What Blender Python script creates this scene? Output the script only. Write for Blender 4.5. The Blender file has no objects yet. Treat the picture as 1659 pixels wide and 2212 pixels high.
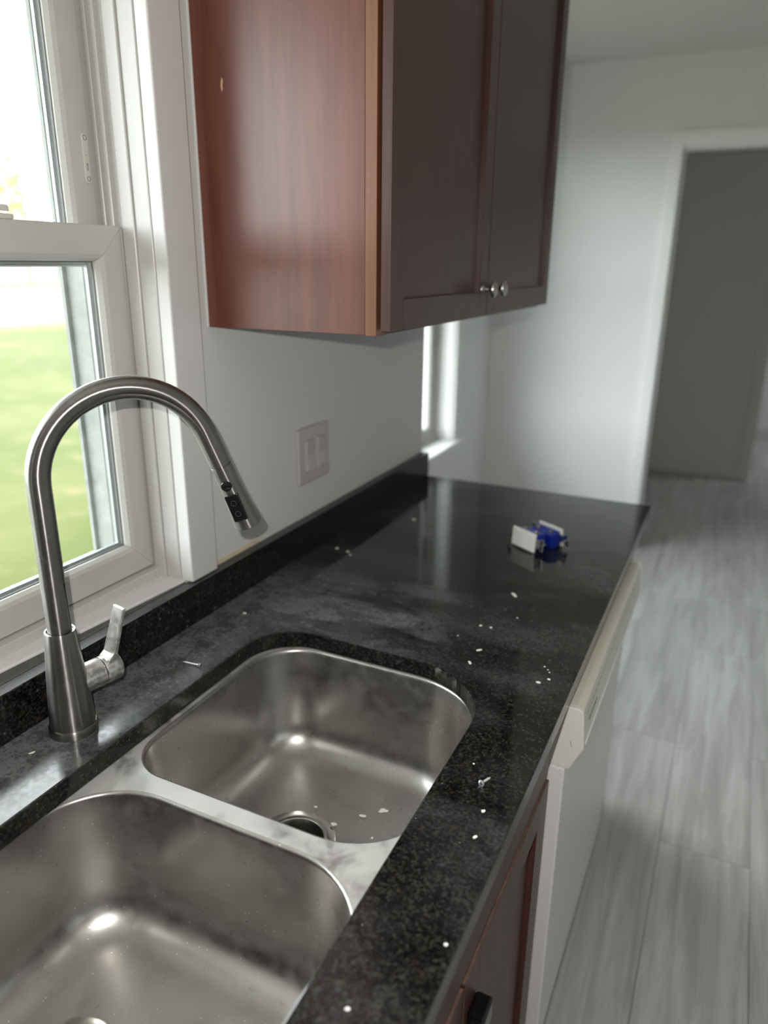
import bpy, bmesh, math, random
from mathutils import Vector, Matrix
random.seed(7)
S = bpy.context.scene
COL = S.collection

# ------------------------------------------------------------------ camera
cam_d = bpy.data.cameras.new('camera')
cam = bpy.data.objects.new('camera', cam_d); COL.objects.link(cam)
CAM = Vector((0.80565, -0.10161, 1.51374))
RT = Vector((0.90177, 0.43211, 0.00927)); UP = Vector((-0.14642, 0.28525, 0.9472)); FW = Vector((-0.40665, 0.85552, -0.3205))
M = Matrix.Identity(4)
for i in range(3):
    M[i][0], M[i][1], M[i][2], M[i][3] = RT[i], UP[i], -FW[i], CAM[i]
cam.matrix_world = M
cam_d.sensor_fit = 'VERTICAL'; cam_d.sensor_height = 36.0; cam_d.sensor_width = 27.0
cam_d.lens = 1595.345 * 36.0 / 2212.0
cam_d.clip_start = 0.02; cam_d.clip_end = 500
cam_d.dof.use_dof = True; cam_d.dof.focus_distance = 0.98; cam_d.dof.aperture_fstop = 2.5
S.camera = cam

# ------------------------------------------------------------------ sky, flash, exposure
SKY = 11.5
W = bpy.data.worlds.new('overcast_sky'); S.world = W; W.use_nodes = True
bg = W.node_tree.nodes['Background']; bg.inputs['Color'].default_value = (0.93, 0.97, 1.0, 1); bg.inputs['Strength'].default_value = SKY
S.view_settings.view_transform = 'Standard'; S.view_settings.look = 'None'
S.cycles.max_bounces = 7; S.cycles.diffuse_bounces = 4; S.cycles.glossy_bounces = 4; S.cycles.transparent_max_bounces = 8; S.cycles.caustics_reflective = False; S.cycles.caustics_refractive = False
S.view_settings.exposure = 0.22; S.view_settings.gamma = 1.0; S.view_settings.use_curve_mapping = False
FLASH_W = 28.0
fl = bpy.data.lights.new('phone_flash', 'POINT'); fl.energy = FLASH_W; fl.color = (1.0, 0.97, 0.92); fl.shadow_soft_size = 0.004
flo = bpy.data.objects.new('phone_flash', fl); COL.objects.link(flo)
flo.location = CAM + UP * 0.045 - RT * 0.035 - FW * 0.005

def portal(name, loc, rot, sx, sy):
    l = bpy.data.lights.new(name, 'AREA'); l.shape = 'RECTANGLE'; l.size = sx; l.size_y = sy; l.energy = 1.0
    l.cycles.is_portal = True
    o = bpy.data.objects.new(name, l); COL.objects.link(o); o.location = loc; o.rotation_euler = rot

# ------------------------------------------------------------------ node helpers
def nmat(name):
    m = bpy.data.materials.new(name); m.use_nodes = True
    nt = m.node_tree
    return m, nt, nt.nodes['Principled BSDF']
def node(nt, typ, **kw):
    n = nt.nodes.new(typ)
    for k, v in kw.items():
        if k in n.inputs: n.inputs[k].default_value = v
        else: setattr(n, k, v)
    return n
def lk(nt, a, b): nt.links.new(a, b)
def coords(nt, scale=(1, 1, 1), kind='Object', rnd=False):
    tc = node(nt, 'ShaderNodeTexCoord'); mp = node(nt, 'ShaderNodeMapping'); mp.inputs['Scale'].default_value = scale
    lk(nt, tc.outputs[kind], mp.inputs['Vector'])
    if rnd:
        oi = node(nt, 'ShaderNodeObjectInfo'); mul = node(nt, 'ShaderNodeMath', operation='MULTIPLY'); mul.inputs[1].default_value = 37.0
        lk(nt, oi.outputs['Random'], mul.inputs[0]); cb = node(nt, 'ShaderNodeCombineXYZ')
        for k in range(3): lk(nt, mul.outputs[0], cb.inputs[k])
        lk(nt, cb.outputs[0], mp.inputs['Location'])
    return mp.outputs['Vector']
def noise(nt, vec, scale, detail=3, rough=0.5, dist=0.0):
    n = node(nt, 'ShaderNodeTexNoise'); n.inputs['Scale'].default_value = scale; n.inputs['Detail'].default_value = detail
    n.inputs['Roughness'].default_value = rough; n.inputs['Distortion'].default_value = dist
    lk(nt, vec, n.inputs['Vector']); return n.outputs['Fac']
def rng(nt, val, a, b, c=0.0, d=1.0, smooth=True):
    n = node(nt, 'ShaderNodeMapRange'); n.interpolation_type = 'SMOOTHSTEP' if smooth else 'LINEAR'
    n.inputs['From Min'].default_value = a; n.inputs['From Max'].default_value = b
    n.inputs['To Min'].default_value = c; n.inputs['To Max'].default_value = d
    lk(nt, val, n.inputs['Value']); return n.outputs['Result']
def math_(nt, op, a, b):
    n = node(nt, 'ShaderNodeMath', operation=op)
    for i, v in enumerate((a, b)):
        if isinstance(v, (int, float)): n.inputs[i].default_value = v
        else: lk(nt, v, n.inputs[i])
    return n.outputs[0]
def mixc(nt, fac, a, b):
    n = node(nt, 'ShaderNodeMix', data_type='RGBA')
    if isinstance(fac, (int, float)): n.inputs[0].default_value = fac
    else: lk(nt, fac, n.inputs[0])
    for i, v in ((6, a), (7, b)):
        if isinstance(v, tuple): n.inputs[i].default_value = (v[0], v[1], v[2], 1)
        else: lk(nt, v, n.inputs[i])
    return n.outputs[2]
def dots(nt, vec, scale, keep, r0, r1):
    vo = node(nt, 'ShaderNodeTexVoronoi'); vo.inputs['Scale'].default_value = scale; lk(nt, vec, vo.inputs['Vector'])
    sp = node(nt, 'ShaderNodeSeparateColor'); lk(nt, vo.outputs['Color'], sp.inputs[0])
    return math_(nt, 'MULTIPLY', rng(nt, vo.outputs['Distance'], r0, r1, 1, 0), math_(nt, 'GREATER_THAN', sp.outputs[0], 1 - keep))
def bump(nt, b, h, strength=0.1, dist=0.001):
    n = node(nt, 'ShaderNodeBump'); n.inputs['Strength'].default_value = strength; n.inputs['Distance'].default_value = dist
    lk(nt, h, n.inputs['Height']); lk(nt, n.outputs['Normal'], b.inputs['Normal'])
def plain(name, col, rough=0.5, metal=0.0, spec=0.5, vary=0.0, vscale=30, bumps=0.0, bscale=200):
    m, nt, b = nmat(name)
    b.inputs['Base Color'].default_value = (*col, 1); b.inputs['Roughness'].default_value = rough
    b.inputs['Metallic'].default_value = metal; b.inputs['Specular IOR Level'].default_value = spec
    v = coords(nt)
    if vary:
        f = noise(nt, v, vscale, 4)
        c = mixc(nt, f, tuple(x * (1 - vary) for x in col), tuple(min(1, x * (1 + vary)) for x in col))
        lk(nt, c, b.inputs['Base Color'])
    if bumps: bump(nt, b, noise(nt, v, bscale, 2), bumps, 0.001)
    return m

MAT = {}
MAT['wall'] = plain('wall_paint', (0.66, 0.655, 0.65), 0.55, vary=0.015, vscale=3, bumps=0.25, bscale=260)
MAT['far_wall'] = plain('white_wall_paint', (0.78, 0.785, 0.78), 0.6, bumps=0.1)
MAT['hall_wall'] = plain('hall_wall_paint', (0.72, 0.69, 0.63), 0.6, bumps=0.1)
MAT['ceiling'] = plain('ceiling_paint', (0.72, 0.71, 0.69), 0.7, bumps=0.15)
MAT['trim'] = plain('trim_paint_shaded', (0.64, 0.635, 0.63), 0.35, vary=0.03, vscale=12, bumps=0.05, bscale=60)  # white trim, darkened: backlit shade at the sink window put into the colour
MAT['trim_lit'] = plain('trim_paint_lit', (0.82, 0.82, 0.81), 0.4)  # lighter copy of the same trim, brighter light at the far end in its colour
MAT['vinyl'] = plain('window_vinyl', (0.50, 0.49, 0.47), 0.35, vary=0.03, vscale=20)
MAT['track'] = plain('weathered_track', (0.27, 0.285, 0.275), 0.6, vary=0.35, vscale=40)
MAT['gasket'] = plain('gasket', (0.12, 0.13, 0.14), 0.4)
MAT['alum'] = plain('aluminium_spacer', (0.55, 0.6, 0.63), 0.35, 0.6, vary=0.2, vscale=200)
MAT['lockplastic'] = plain('sash_lock_plastic', (0.6, 0.58, 0.53), 0.4)
MAT['dark'] = plain('dark_gap', (0.01, 0.009, 0.008), 0.6)
MAT['black'] = plain('black_plastic', (0.008, 0.008, 0.009), 0.18)
MAT['blackgloss'] = plain('black_gloss', (0.004, 0.004, 0.005), 0.08)
MAT['dw'] = plain('dishwasher_white', (0.74, 0.735, 0.725), 0.32, vary=0.02)
MAT['dw_cap'] = plain('dishwasher_cap', (0.74, 0.725, 0.675), 0.35)
MAT['dw_ivory'] = plain('dishwasher_ivory', (0.70, 0.675, 0.59), 0.3, vary=0.04, vscale=25)
MAT['plate'] = plain('switch_plate', (0.50, 0.465, 0.465), 0.32)
MAT['whiteplastic'] = plain('white_plastic', (0.80, 0.78, 0.75), 0.3)
MAT['blue'] = plain('blue_plastic', (0.01, 0.03, 0.32), 0.35)
MAT['zinc'] = plain('zinc', (0.6, 0.6, 0.6), 0.35, 1.0)
MAT['brass'] = plain('brass', (0.5, 0.36, 0.12), 0.35, 1.0)
MAT['screwmetal'] = plain('screw_metal', (0.85, 0.85, 0.88), 0.25, 0.85)
MAT['flake'] = plain('paint_flake', (0.85, 0.84, 0.81), 0.7)
MAT['pewter'] = plain('knob_pewter', (0.42, 0.40, 0.37), 0.3, 1.0)
MAT['drywall'] = plain('raw_drywall', (0.62, 0.54, 0.38), 0.8, vary=0.15, vscale=60)

def make_glass():
    m = bpy.data.materials.new('window_glass'); m.use_nodes = True; nt = m.node_tree; nt.nodes.clear()
    out = node(nt, 'ShaderNodeOutputMaterial'); mix = node(nt, 'ShaderNodeMixShader'); fr = node(nt, 'ShaderNodeFresnel'); fr.inputs['IOR'].default_value = 1.35
    tr = node(nt, 'ShaderNodeBsdfTransparent'); tr.inputs['Color'].default_value = (0.95, 0.97, 0.96, 1)
    gl = node(nt, 'ShaderNodeBsdfGlossy'); gl.inputs['Roughness'].default_value = 0.02
    ge = node(nt, 'ShaderNodeNewGeometry'); lk(nt, rng(nt, ge.outputs['Backfacing'], 0, 1, 1.35, 1 / 1.35, False), fr.inputs['IOR'])   # same reflectance on both faces of the pane
    lk(nt, fr.outputs[0], mix.inputs[0]); lk(nt, tr.outputs[0], mix.inputs[1]); lk(nt, gl.outputs[0], mix.inputs[2]); lk(nt, mix.outputs[0], out.inputs[0])
    return m
MAT['glass'] = make_glass()

def granite(name, dusty):
    m, nt, b = nmat(name)
    v = coords(nt)
    n1 = rng(nt, noise(nt, v, 240, 5, 0.7), 0.42, 0.72)
    n2 = rng(nt, noise(nt, v, 60, 4, 0.6), 0.40, 0.66)
    c = mixc(nt, math_(nt, 'MULTIPLY', n1, rng(nt, n2, 0, 1, 0.35, 1.0, False)), (0.0026, 0.0026, 0.0026), (0.042, 0.043, 0.038))
    n3 = rng(nt, noise(nt, v, 90, 3), 0.62, 0.72)
    c = mixc(nt, math_(nt, 'MULTIPLY', n3, 0.35), c, (0.055, 0.036, 0.016))
    c = mixc(nt, math_(nt, 'MULTIPLY', dots(nt, v, 230, 0.30, 0.20, 0.60), 0.5), c, (0.034, 0.035, 0.032))
    c = mixc(nt, math_(nt, 'MULTIPLY', dots(nt, v, 130, 0.07, 0.15, 0.50), 0.5), c, (0.055, 0.060, 0.058))
    if dusty:
        sep = node(nt, 'ShaderNodeSeparateXYZ'); tc = node(nt, 'ShaderNodeTexCoord'); lk(nt, tc.outputs['Object'], sep.inputs[0])
        X, Y, Z = sep.outputs
        fine = rng(nt, noise(nt, v, 170, 4, 0.7), 0.30, 0.65, 0.45, 1.0)
        back = rng(nt, X, 0.05, 0.19, 1, 0)
        near = rng(nt, Y, 0.95, 1.25, 1, 0.0)
        mid = rng(nt, noise(nt, v, 30, 7, 0.68), 0.28, 0.66, 0.40, 1.0)
        d1 = math_(nt, 'MULTIPLY', math_(nt, 'MULTIPLY', back, near), mid)
        sw = math_(nt, 'MULTIPLY', rng(nt, Y, 0.82, 0.90), rng(nt, Y, 0.98, 1.22, 1, 0.05))
        sw = math_(nt, 'MULTIPLY', sw, rng(nt, X, 0.30, 0.50, 1, 0.12))
        v2 = coords(nt, (0.8, 2.0, 1.0))
        d2 = math_(nt, 'MULTIPLY', sw, rng(nt, noise(nt, v2, 7, 7, 0.62, 0.7), 0.40, 0.66))
        v3 = coords(nt, (1.0, 1.6, 1.0))
        d3 = math_(nt, 'MULTIPLY', rng(nt, noise(nt, v3, 4.5, 6, 0.6, 0.4), 0.40, 0.72), rng(nt, Y, 0.4, 1.0, 0.16, 0.26))
        d = math_(nt, 'MAXIMUM', math_(nt, 'MAXIMUM', math_(nt, 'MULTIPLY', d1, 0.8), math_(nt, 'MULTIPLY', d2, 0.75)), d3)
        ge = node(nt, 'ShaderNodeNewGeometry'); sz = node(nt, 'ShaderNodeSeparateXYZ'); lk(nt, ge.outputs['Normal'], sz.inputs[0])
        dd = math_(nt, 'MULTIPLY', math_(nt, 'MULTIPLY', d, fine), rng(nt, sz.outputs[2], 0.6, 0.95, 0.06, 1.0))
        c = mixc(nt, math_(nt, 'MULTIPLY', dd, 0.75), c, (0.27, 0.27, 0.28))
        c = mixc(nt, math_(nt, 'MULTIPLY', dots(nt, v, 190, 0.022, 0.08, 0.16), 0.7), c, (0.45, 0.45, 0.43))
        lk(nt, rng(nt, dd, 0.03, 0.7, 0.055, 0.42, False), b.inputs['Roughness'])
    else:
        c = mixc(nt, math_(nt, 'MULTIPLY', dots(nt, v, 130, 0.018, 0.07, 0.15), 0.5), c, (0.35, 0.35, 0.35))
        # dust lies on upward faces
        ge = node(nt, 'ShaderNodeNewGeometry'); sz = node(nt, 'ShaderNodeSeparateXYZ'); lk(nt, ge.outputs['Normal'], sz.inputs[0])
        upm = math_(nt, 'MULTIPLY', rng(nt, sz.outputs[2], 0.7, 0.95), rng(nt, noise(nt, v, 40, 5, 0.65), 0.3, 0.6, 0.3, 0.8))
        c = mixc(nt, math_(nt, 'MULTIPLY', upm, 0.55), c, (0.15, 0.15, 0.155))
        lk(nt, rng(nt, upm, 0, 0.8, 0.14, 0.45, False), b.inputs['Roughness'])
    lk(nt, c, b.inputs['Base Color'])
    b.inputs['Specular IOR Level'].default_value = 0.45
    return m
MAT['granite'] = granite('black_granite_dusty', True)
MAT['granite_splash'] = granite('black_granite', False)

def steel(name, col, r0, r1, dust=0.0, dustcol=(0.62, 0.62, 0.6), dscale=18, d0=0.35, d1=0.65, spots=0.0, floor=0.0, aniso=0.0):
    m, nt, b = nmat(name); v = coords(nt)
    b.inputs['Metallic'].default_value = 1.0
    f = noise(nt, v, 14, 5, 0.6)
    c = mixc(nt, f, tuple(x * 0.9 for x in col), tuple(x * 1.05 for x in col))
    lk(nt, rng(nt, noise(nt, v, 35, 4, 0.6), 0.3, 0.7, r0, r1), b.inputs['Roughness'])
    if dust:
        d = math_(nt, 'MULTIPLY', rng(nt, noise(nt, v, dscale, 6, 0.62, 0.5), d0, d1), dust)
        if floor:   # plaster dust settled on the level bowl floor
            ge = node(nt, 'ShaderNodeNewGeometry'); sz = node(nt, 'ShaderNodeSeparateXYZ'); lk(nt, ge.outputs['Normal'], sz.inputs[0])
            fm = math_(nt, 'MULTIPLY', rng(nt, sz.outputs[2], 0.75, 0.98), rng(nt, noise(nt, v, 9, 5, 0.6, 0.4), 0.30, 0.62, 0.35, 1.0))
            d = math_(nt, 'MAXIMUM', d, math_(nt, 'MULTIPLY', fm, floor))
        c = mixc(nt, d, c, dustcol)
        lk(nt, rng(nt, d, 0, 1, 1.0, 0.15, False), b.inputs['Metallic'])
    if spots:
        c = mixc(nt, math_(nt, 'MULTIPLY', dots(nt, v, 170, 0.10, 0.10, 0.22), spots), c, (0.85, 0.85, 0.82))
        c = mixc(nt, math_(nt, 'MULTIPLY', dots(nt, v, 60, 0.05, 0.06, 0.14), spots), c, (0.22, 0.20, 0.17))
    lk(nt, c, b.inputs['Base Color'])
    if aniso:
        tg = node(nt, 'ShaderNodeTangent'); tg.direction_type = 'UV_MAP'; tg.uv_map = 'UVMap'; lk(nt, tg.outputs[0], b.inputs['Tangent'])
        b.inputs['Anisotropic'].default_value = aniso; b.inputs['Anisotropic Rotation'].default_value = 0.25
    return m
MAT['sink'] = steel('sink_steel', (0.41, 0.398, 0.380), 0.27, 0.36, 0.22, (0.36, 0.345, 0.32), 40, 0.40, 0.85, 0.7, 0.55)
MAT['sink_deck'] = steel('sink_deck_steel', (0.66, 0.66, 0.64), 0.3, 0.42, 0.75, (0.60, 0.60, 0.58), 20, 0.25, 0.6, 0.5)
MAT['nickel'] = steel('brushed_nickel', (0.27, 0.262, 0.249), 0.27, 0.32, 0.10, (0.5, 0.5, 0.48), 60, 0.5, 0.8, 0.25, 0.0, 0.95)
MAT['nickel_dusty'] = steel('dusty_nickel', (0.60, 0.59, 0.57), 0.25, 0.36, 0.6, (0.55, 0.54, 0.52), 90, 0.4, 0.7, 0.6)
MAT['steel_flange'] = steel('drain_steel', (0.72, 0.71, 0.69), 0.15, 0.25)

def wood(name, c1, c2, rough, gscale=(60, 60, 3), coat=0.2, axis=None):
    m, nt, b = nmat(name); v = coords(nt, gscale)
    n = noise(nt, v, 2.2, 6, 0.62, 0.35)
    v2 = coords(nt)
    big = noise(nt, v2, 4, 3)
    f = math_(nt, 'ADD', math_(nt, 'MULTIPLY', rng(nt, n, 0.3, 0.7), 0.7), math_(nt, 'MULTIPLY', big, 0.3))
    lk(nt, mixc(nt, f, c1, c2), b.inputs['Base Color'])
    b.inputs['Roughness'].default_value = rough; b.inputs['Coat Weight'].default_value = coat; b.inputs['Coat Roughness'].default_value = 0.25
    bump(nt, b, n, 0.06, 0.0005)
    return m
MAT['cab_side'] = wood('cherry_laminate', (0.095, 0.027, 0.016), (0.165, 0.053, 0.031), 0.38, (22, 22, 1.6))
MAT['cab_stile'] = wood('cherry_stile_raw', (0.135, 0.052, 0.023), (0.20, 0.080, 0.036), 0.42, (60, 60, 2))
MAT['cab_door'] = wood('cherry_door', (0.042, 0.016, 0.012), (0.074, 0.029, 0.022), 0.36, (70, 70, 2.2), 0.06)
MAT['cab_base'] = wood('cherry_base', (0.045, 0.014, 0.011), (0.085, 0.030, 0.022), 0.40, (70, 70, 2.2), 0.05)
MAT['cab_edge'] = wood('worn_cherry_edge', (0.07, 0.038, 0.028), (0.15, 0.095, 0.070), 0.6, (90, 15, 90), 0.0)
MAT['cab_inside'] = plain('cabinet_underside', (0.10, 0.04, 0.025), 0.5)

def plank_mat():
    m, nt, b = nmat('grey_vinyl_plank')
    v = coords(nt, (9, 0.7, 1), rnd=True)
    g = noise(nt, v, 3.0, 7, 0.62, 0.6)
    oi = node(nt, 'ShaderNodeObjectInfo')
    tone = rng(nt, oi.outputs['Random'], 0, 1, 0.90, 1.06, False)
    c = mixc(nt, rng(nt, g, 0.28, 0.72), (0.40, 0.395, 0.385), (0.63, 0.625, 0.61))
    v3 = coords(nt, (16, 0.5, 1), rnd=True)
    crack = rng(nt, noise(nt, v3, 2.2, 4, 0.55, 0.8), 0.68, 0.74)
    c = mixc(nt, math_(nt, 'MULTIPLY', crack, 0.55), c, (0.14, 0.135, 0.13))
    hs = node(nt, 'ShaderNodeHueSaturation'); lk(nt, c, hs.inputs['Color']); lk(nt, tone, hs.inputs['Value'])
    lk(nt, hs.outputs[0], b.inputs['Base Color']); b.inputs['Roughness'].default_value = 0.42
    bump(nt, b, g, 0.08, 0.001)
    return m
MAT['plank'] = plank_mat()
MAT['subfloor'] = plain('subfloor_gap', (0.09, 0.085, 0.08), 0.8)

def lawn_mat():
    m, nt, b = nmat('autumn_lawn'); v = coords(nt)
    a = noise(nt, v, 0.55, 5, 0.6); l = noise(nt, v, 2.2, 4, 0.6)
    c = mixc(nt, rng(nt, a, 0.35, 0.68), (0.042, 0.052, 0.013), (0.066, 0.068, 0.024))
    c = mixc(nt, math_(nt, 'MULTIPLY', rng(nt, l, 0.56, 0.72), 0.7), c, (0.120, 0.090, 0.052))
    sep = node(nt, 'ShaderNodeSeparateXYZ'); tc = node(nt, 'ShaderNodeTexCoord'); lk(nt, tc.outputs['Object'], sep.inputs[0])
    verge = math_(nt, 'MULTIPLY', rng(nt, sep.outputs[0], -20.4, -18.0, 1, 0), rng(nt, l, 0.3, 0.6, 0.4, 1))
    c = mixc(nt, verge, c, (0.17, 0.125, 0.085))
    lk(nt, c, b.inputs['Base Color']); b.inputs['Roughness'].default_value = 0.9; b.inputs['Specular IOR Level'].default_value = 0.1
    return m
MAT['lawn'] = lawn_mat()
MAT['road'] = plain('pale_asphalt', (0.064, 0.063, 0.067), 0.8, vary=0.06, vscale=2)
MAT['siding'] = plain('white_siding', (0.20, 0.215, 0.225), 0.6)
MAT['siding2'] = plain('pale_green_siding', (0.15, 0.17, 0.15), 0.6)
MAT['roof'] = plain('grey_shingle', (0.14, 0.14, 0.145), 0.8, vary=0.1)
MAT['farglass'] = plain('far_window', (0.16, 0.19, 0.21), 0.15)
MAT['leafy'] = plain('yellow_green_leaves', (0.34, 0.34, 0.14), 0.7, vary=0.35, vscale=1.2)
MAT['leafg'] = plain('pale_green_leaves', (0.30, 0.34, 0.20), 0.7, vary=0.3, vscale=1.2)
MAT['bark'] = plain('grey_bark', (0.16, 0.14, 0.12), 0.9, vary=0.2, vscale=8)

# ------------------------------------------------------------------ mesh helpers
class MB:
    def __init__(s): s.v = []; s.f = []; s.sm = []; s.uv = {}
    def add(s, vs, fs, smooth=False):
        n = len(s.v); s.v += [tuple(x) for x in vs]; s.f += [tuple(i + n for i in f) for f in fs]; s.sm += [smooth] * len(fs); return s
    def box(s, x0, x1, y0, y1, z0, z1):
        return s.add([(x0, y0, z0), (x1, y0, z0), (x1, y1, z0), (x0, y1, z0), (x0, y0, z1), (x1, y0, z1), (x1, y1, z1), (x0, y1, z1)],
                     [(0, 3, 2, 1), (4, 5, 6, 7), (0, 1, 5, 4), (1, 2, 6, 5), (2, 3, 7, 6), (3, 0, 4, 7)])
    def loops(s, L, closed=True, cap0=False, cap1=False, smooth=True):
        n = len(L[0]); vs = [p for l in L for p in l]; fs = []
        m_ = max(1, len(L) - 1); f0 = len(s.f); q = 0
        for i in range(len(L) - 1):
            for j in range(n if closed else n - 1):
                k = (j + 1) % n
                fs.append((i * n + j, i * n + k, (i + 1) * n + k, (i + 1) * n + j))
                s.uv[f0 + q] = ((j / n, i / m_), ((j + 1) / n, i / m_), ((j + 1) / n, (i + 1) / m_), (j / n, (i + 1) / m_)); q += 1
        b = len(s.f); s.add(vs, fs, smooth)
        off = len(s.v) - len(vs)
        if cap0: s.f.append(tuple(off + j for j in reversed(range(n)))); s.sm.append(False)
        if cap1: s.f.append(tuple(off + (len(L) - 1) * n + j for j in range(n))); s.sm.append(False)
        return s
    def tube(s, path, rad, n=24, cap=True, smooth=True):
        path = [Vector(p) for p in path]; L = []
        up = None
        for i, p in enumerate(path):
            t = (path[min(i + 1, len(path) - 1)] - path[max(i - 1, 0)]).normalized()
            if up is None:
                up = Vector((0, 0, 1)) if abs(t.z) < 0.9 else Vector((1, 0, 0))
            a = t.cross(up).normalized(); bb = a.cross(t).normalized(); up = bb
            r = rad[i] if isinstance(rad, (list, tuple)) else rad
            L.append([p + a * (r * math.cos(2 * math.pi * k / n)) + bb * (r * math.sin(2 * math.pi * k / n)) for k in range(n)])
        return s.loops(L, True, cap, cap, smooth)
    def lathe(s, c, axis, prof, n=32, cap0=False, cap1=False, smooth=True):
        c = Vector(c); t = Vector(axis).normalized(); a = t.cross(Vector((0, 0, 1)) if abs(t.z) < 0.9 else Vector((1, 0, 0))).normalized(); b = t.cross(a)
        L = [[c + t * h + a * (r * math.cos(2 * math.pi * k / n)) + b * (r * math.sin(2 * math.pi * k / n)) for k in range(n)] for r, h in prof]
        return s.loops(L, True, cap0, cap1, smooth)
    def prism(s, poly, d, off):
        # poly: list of 3D points (planar); extruded by vector d
        n = len(poly); P = [Vector(p) for p in poly]; D = Vector(d)
        vs = P + [p + D for p in P]
        fs = [tuple(range(n))[::-1], tuple(range(n, 2 * n))] + [(i, (i + 1) % n, n + (i + 1) % n, n + i) for i in range(n)]
        return s.add(vs, fs)
    def build(s, name, mat, parent=None, bevel=0.0, seg=2, local=False, recalc=True, autosmooth=None):
        me = bpy.data.meshes.new(name)
        me.from_pydata(s.v, [], s.f)
        for p, sm in zip(me.polygons, s.sm): p.use_smooth = sm
        if s.uv:   # u runs round, v runs along: the brushing direction of turned metal
            ul = me.uv_layers.new(name='UVMap').data
            for p in me.polygons:
                if p.index in s.uv:
                    for li, q in zip(p.loop_indices, s.uv[p.index]): ul[li].uv = q
        bm = bmesh.new(); bm.from_mesh(me)
        if recalc: bmesh.ops.recalc_face_normals(bm, faces=bm.faces)
        if bevel:
            ed = [e for e in bm.edges if len(e.link_faces) == 2 and e.calc_face_angle(0) > 0.6]
            bmesh.ops.bevel(bm, geom=ed, offset=bevel, segments=seg, affect='EDGES', profile=0.5, clamp_overlap=True)
        bm.to_mesh(me); bm.free()
        if any(s.sm): me.set_sharp_from_angle(angle=math.radians(38))
        o = bpy.data.objects.new(name, me); COL.objects.link(o)
        me.materials.append(MAT[mat] if isinstance(mat, str) else mat)
        if parent is not None:
            o.parent = parent
            if not local:
                w = Vector((0, 0, 0)); q = parent
                while q is not None: w += Vector(q.location); q = q.parent
                o.location = -w
        return o

def tag(o, label=None, cat=None, group=None, kind=None):
    if label: o['label'] = label
    if cat: o['category'] = cat
    if group: o['group'] = group
    if kind: o['kind'] = kind
    return o
def empty(name, loc, label=None, cat=None, group=None, kind=None):
    o = bpy.data.objects.new(name, None); COL.objects.link(o); o.location = loc; o.empty_display_size = 0.05
    return tag(o, label, cat, group, kind)
def copy_tree(o, parent=None):
    c = o.copy(); COL.objects.link(c); c.parent = parent
    for ch in list(o.children): copy_tree(ch, c)
    return c
def struct(o, label, cat):
    return tag(o, label, cat, None, 'structure')

def rrect(x0, x1, y0, y1, r, off=0.0, n=14):
    # radii order: (x1,y1), (x0,y1), (x0,y0), (x1,y0); counter-clockwise; off grows outwards
    if not isinstance(r, (list, tuple)): r = [r] * 4
    x0, x1, y0, y1 = x0 - off, x1 + off, y0 - off, y1 + off
    R = [max(0.012, q + off) for q in r]
    C = [(x1 - R[0], y1 - R[0], 0), (x0 + R[1], y1 - R[1], 90), (x0 + R[2], y0 + R[2], 180), (x1 - R[3], y0 + R[3], 270)]
    P = []
    for (cx, cy, a), q in zip(C, R):
        for k in range(n + 1):
            t = math.radians(a + 90 * k / n); P.append((cx + q * math.cos(t), cy + q * math.sin(t)))
    return P

# ================================================================== SETTING
WX = -0.008          # face of the kitchen window wall
CEIL = 2.434
NX = -0.49           # face of the window wall in the dining nook
YE = 1.866           # end of worktop and kitchen wall
YF = 4.0             # far wall with doorway
YH = 5.83            # back wall of the hall
# ---- floor
fl_o = MB().box(-1.4, 3.5, -2.7, 7.6, -0.06, -0.012).build('floor', 'subfloor'); struct(fl_o, 'grey wood-look plank floor running to the hall', 'floor')
PWID, PLEN = 0.228, 1.22
pm = MB().box(0.0006, PWID - 0.0006, 0.0006, PLEN - 0.0006, -0.012, 0.0)
first = pm.build('plank', 'plank', fl_o, bevel=0.0012, seg=1, local=True)
i0 = 0; px = 0.795 - PWID * 7; used = False
cols = 0
x = px
while x < 3.3:
    y = -2.6 - random.random() * PLEN * 0.9
    while y < 7.4:
        o = first if not used else first.copy()
        if used: COL.objects.link(o)
        used = True
        o.parent = fl_o; o.location = (x, y, 0)
        y += PLEN
    x += PWID
# ---- ceiling
struct(MB().box(-1.4, 3.5, -2.7, 7.6, CEIL, CEIL + 0.12).build('ceiling', 'ceiling'), 'off-white plain ceiling', 'ceiling')

def wall_with_hole(name, axis, face, back, u0, u1, z0, z1, holes, mat):
    """axis 'x': plane x=face..back, u=y; axis 'y': plane y=face..back, u=x."""
    mb = MB(); us = sorted(set([u0, u1] + [h[0] for h in holes] + [h[1] for h in holes])); zs = sorted(set([z0, z1] + [h[2] for h in holes] + [h[3] for h in holes]))
    a, b = min(face, back), max(face, back)
    def solid(i, j):
        uc = (us[i] + us[i + 1]) / 2; zc = (zs[j] + zs[j + 1]) / 2
        return not any(h[0] < uc < h[1] and h[2] < zc < h[3] for h in holes)
    for i in range(len(us) - 1):
        j = 0
        while j < len(zs) - 1:
            if solid(i, j):
                k = j
                while k + 1 < len(zs) - 1 and solid(i, k + 1): k += 1
                if axis == 'x': mb.box(a, b, us[i], us[i + 1], zs[j], zs[k + 1])
                else: mb.box(us[i], us[i + 1], a, b, zs[j], zs[k + 1])
                j = k + 1
            else: j += 1
    return mb.build(name, mat)
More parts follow.
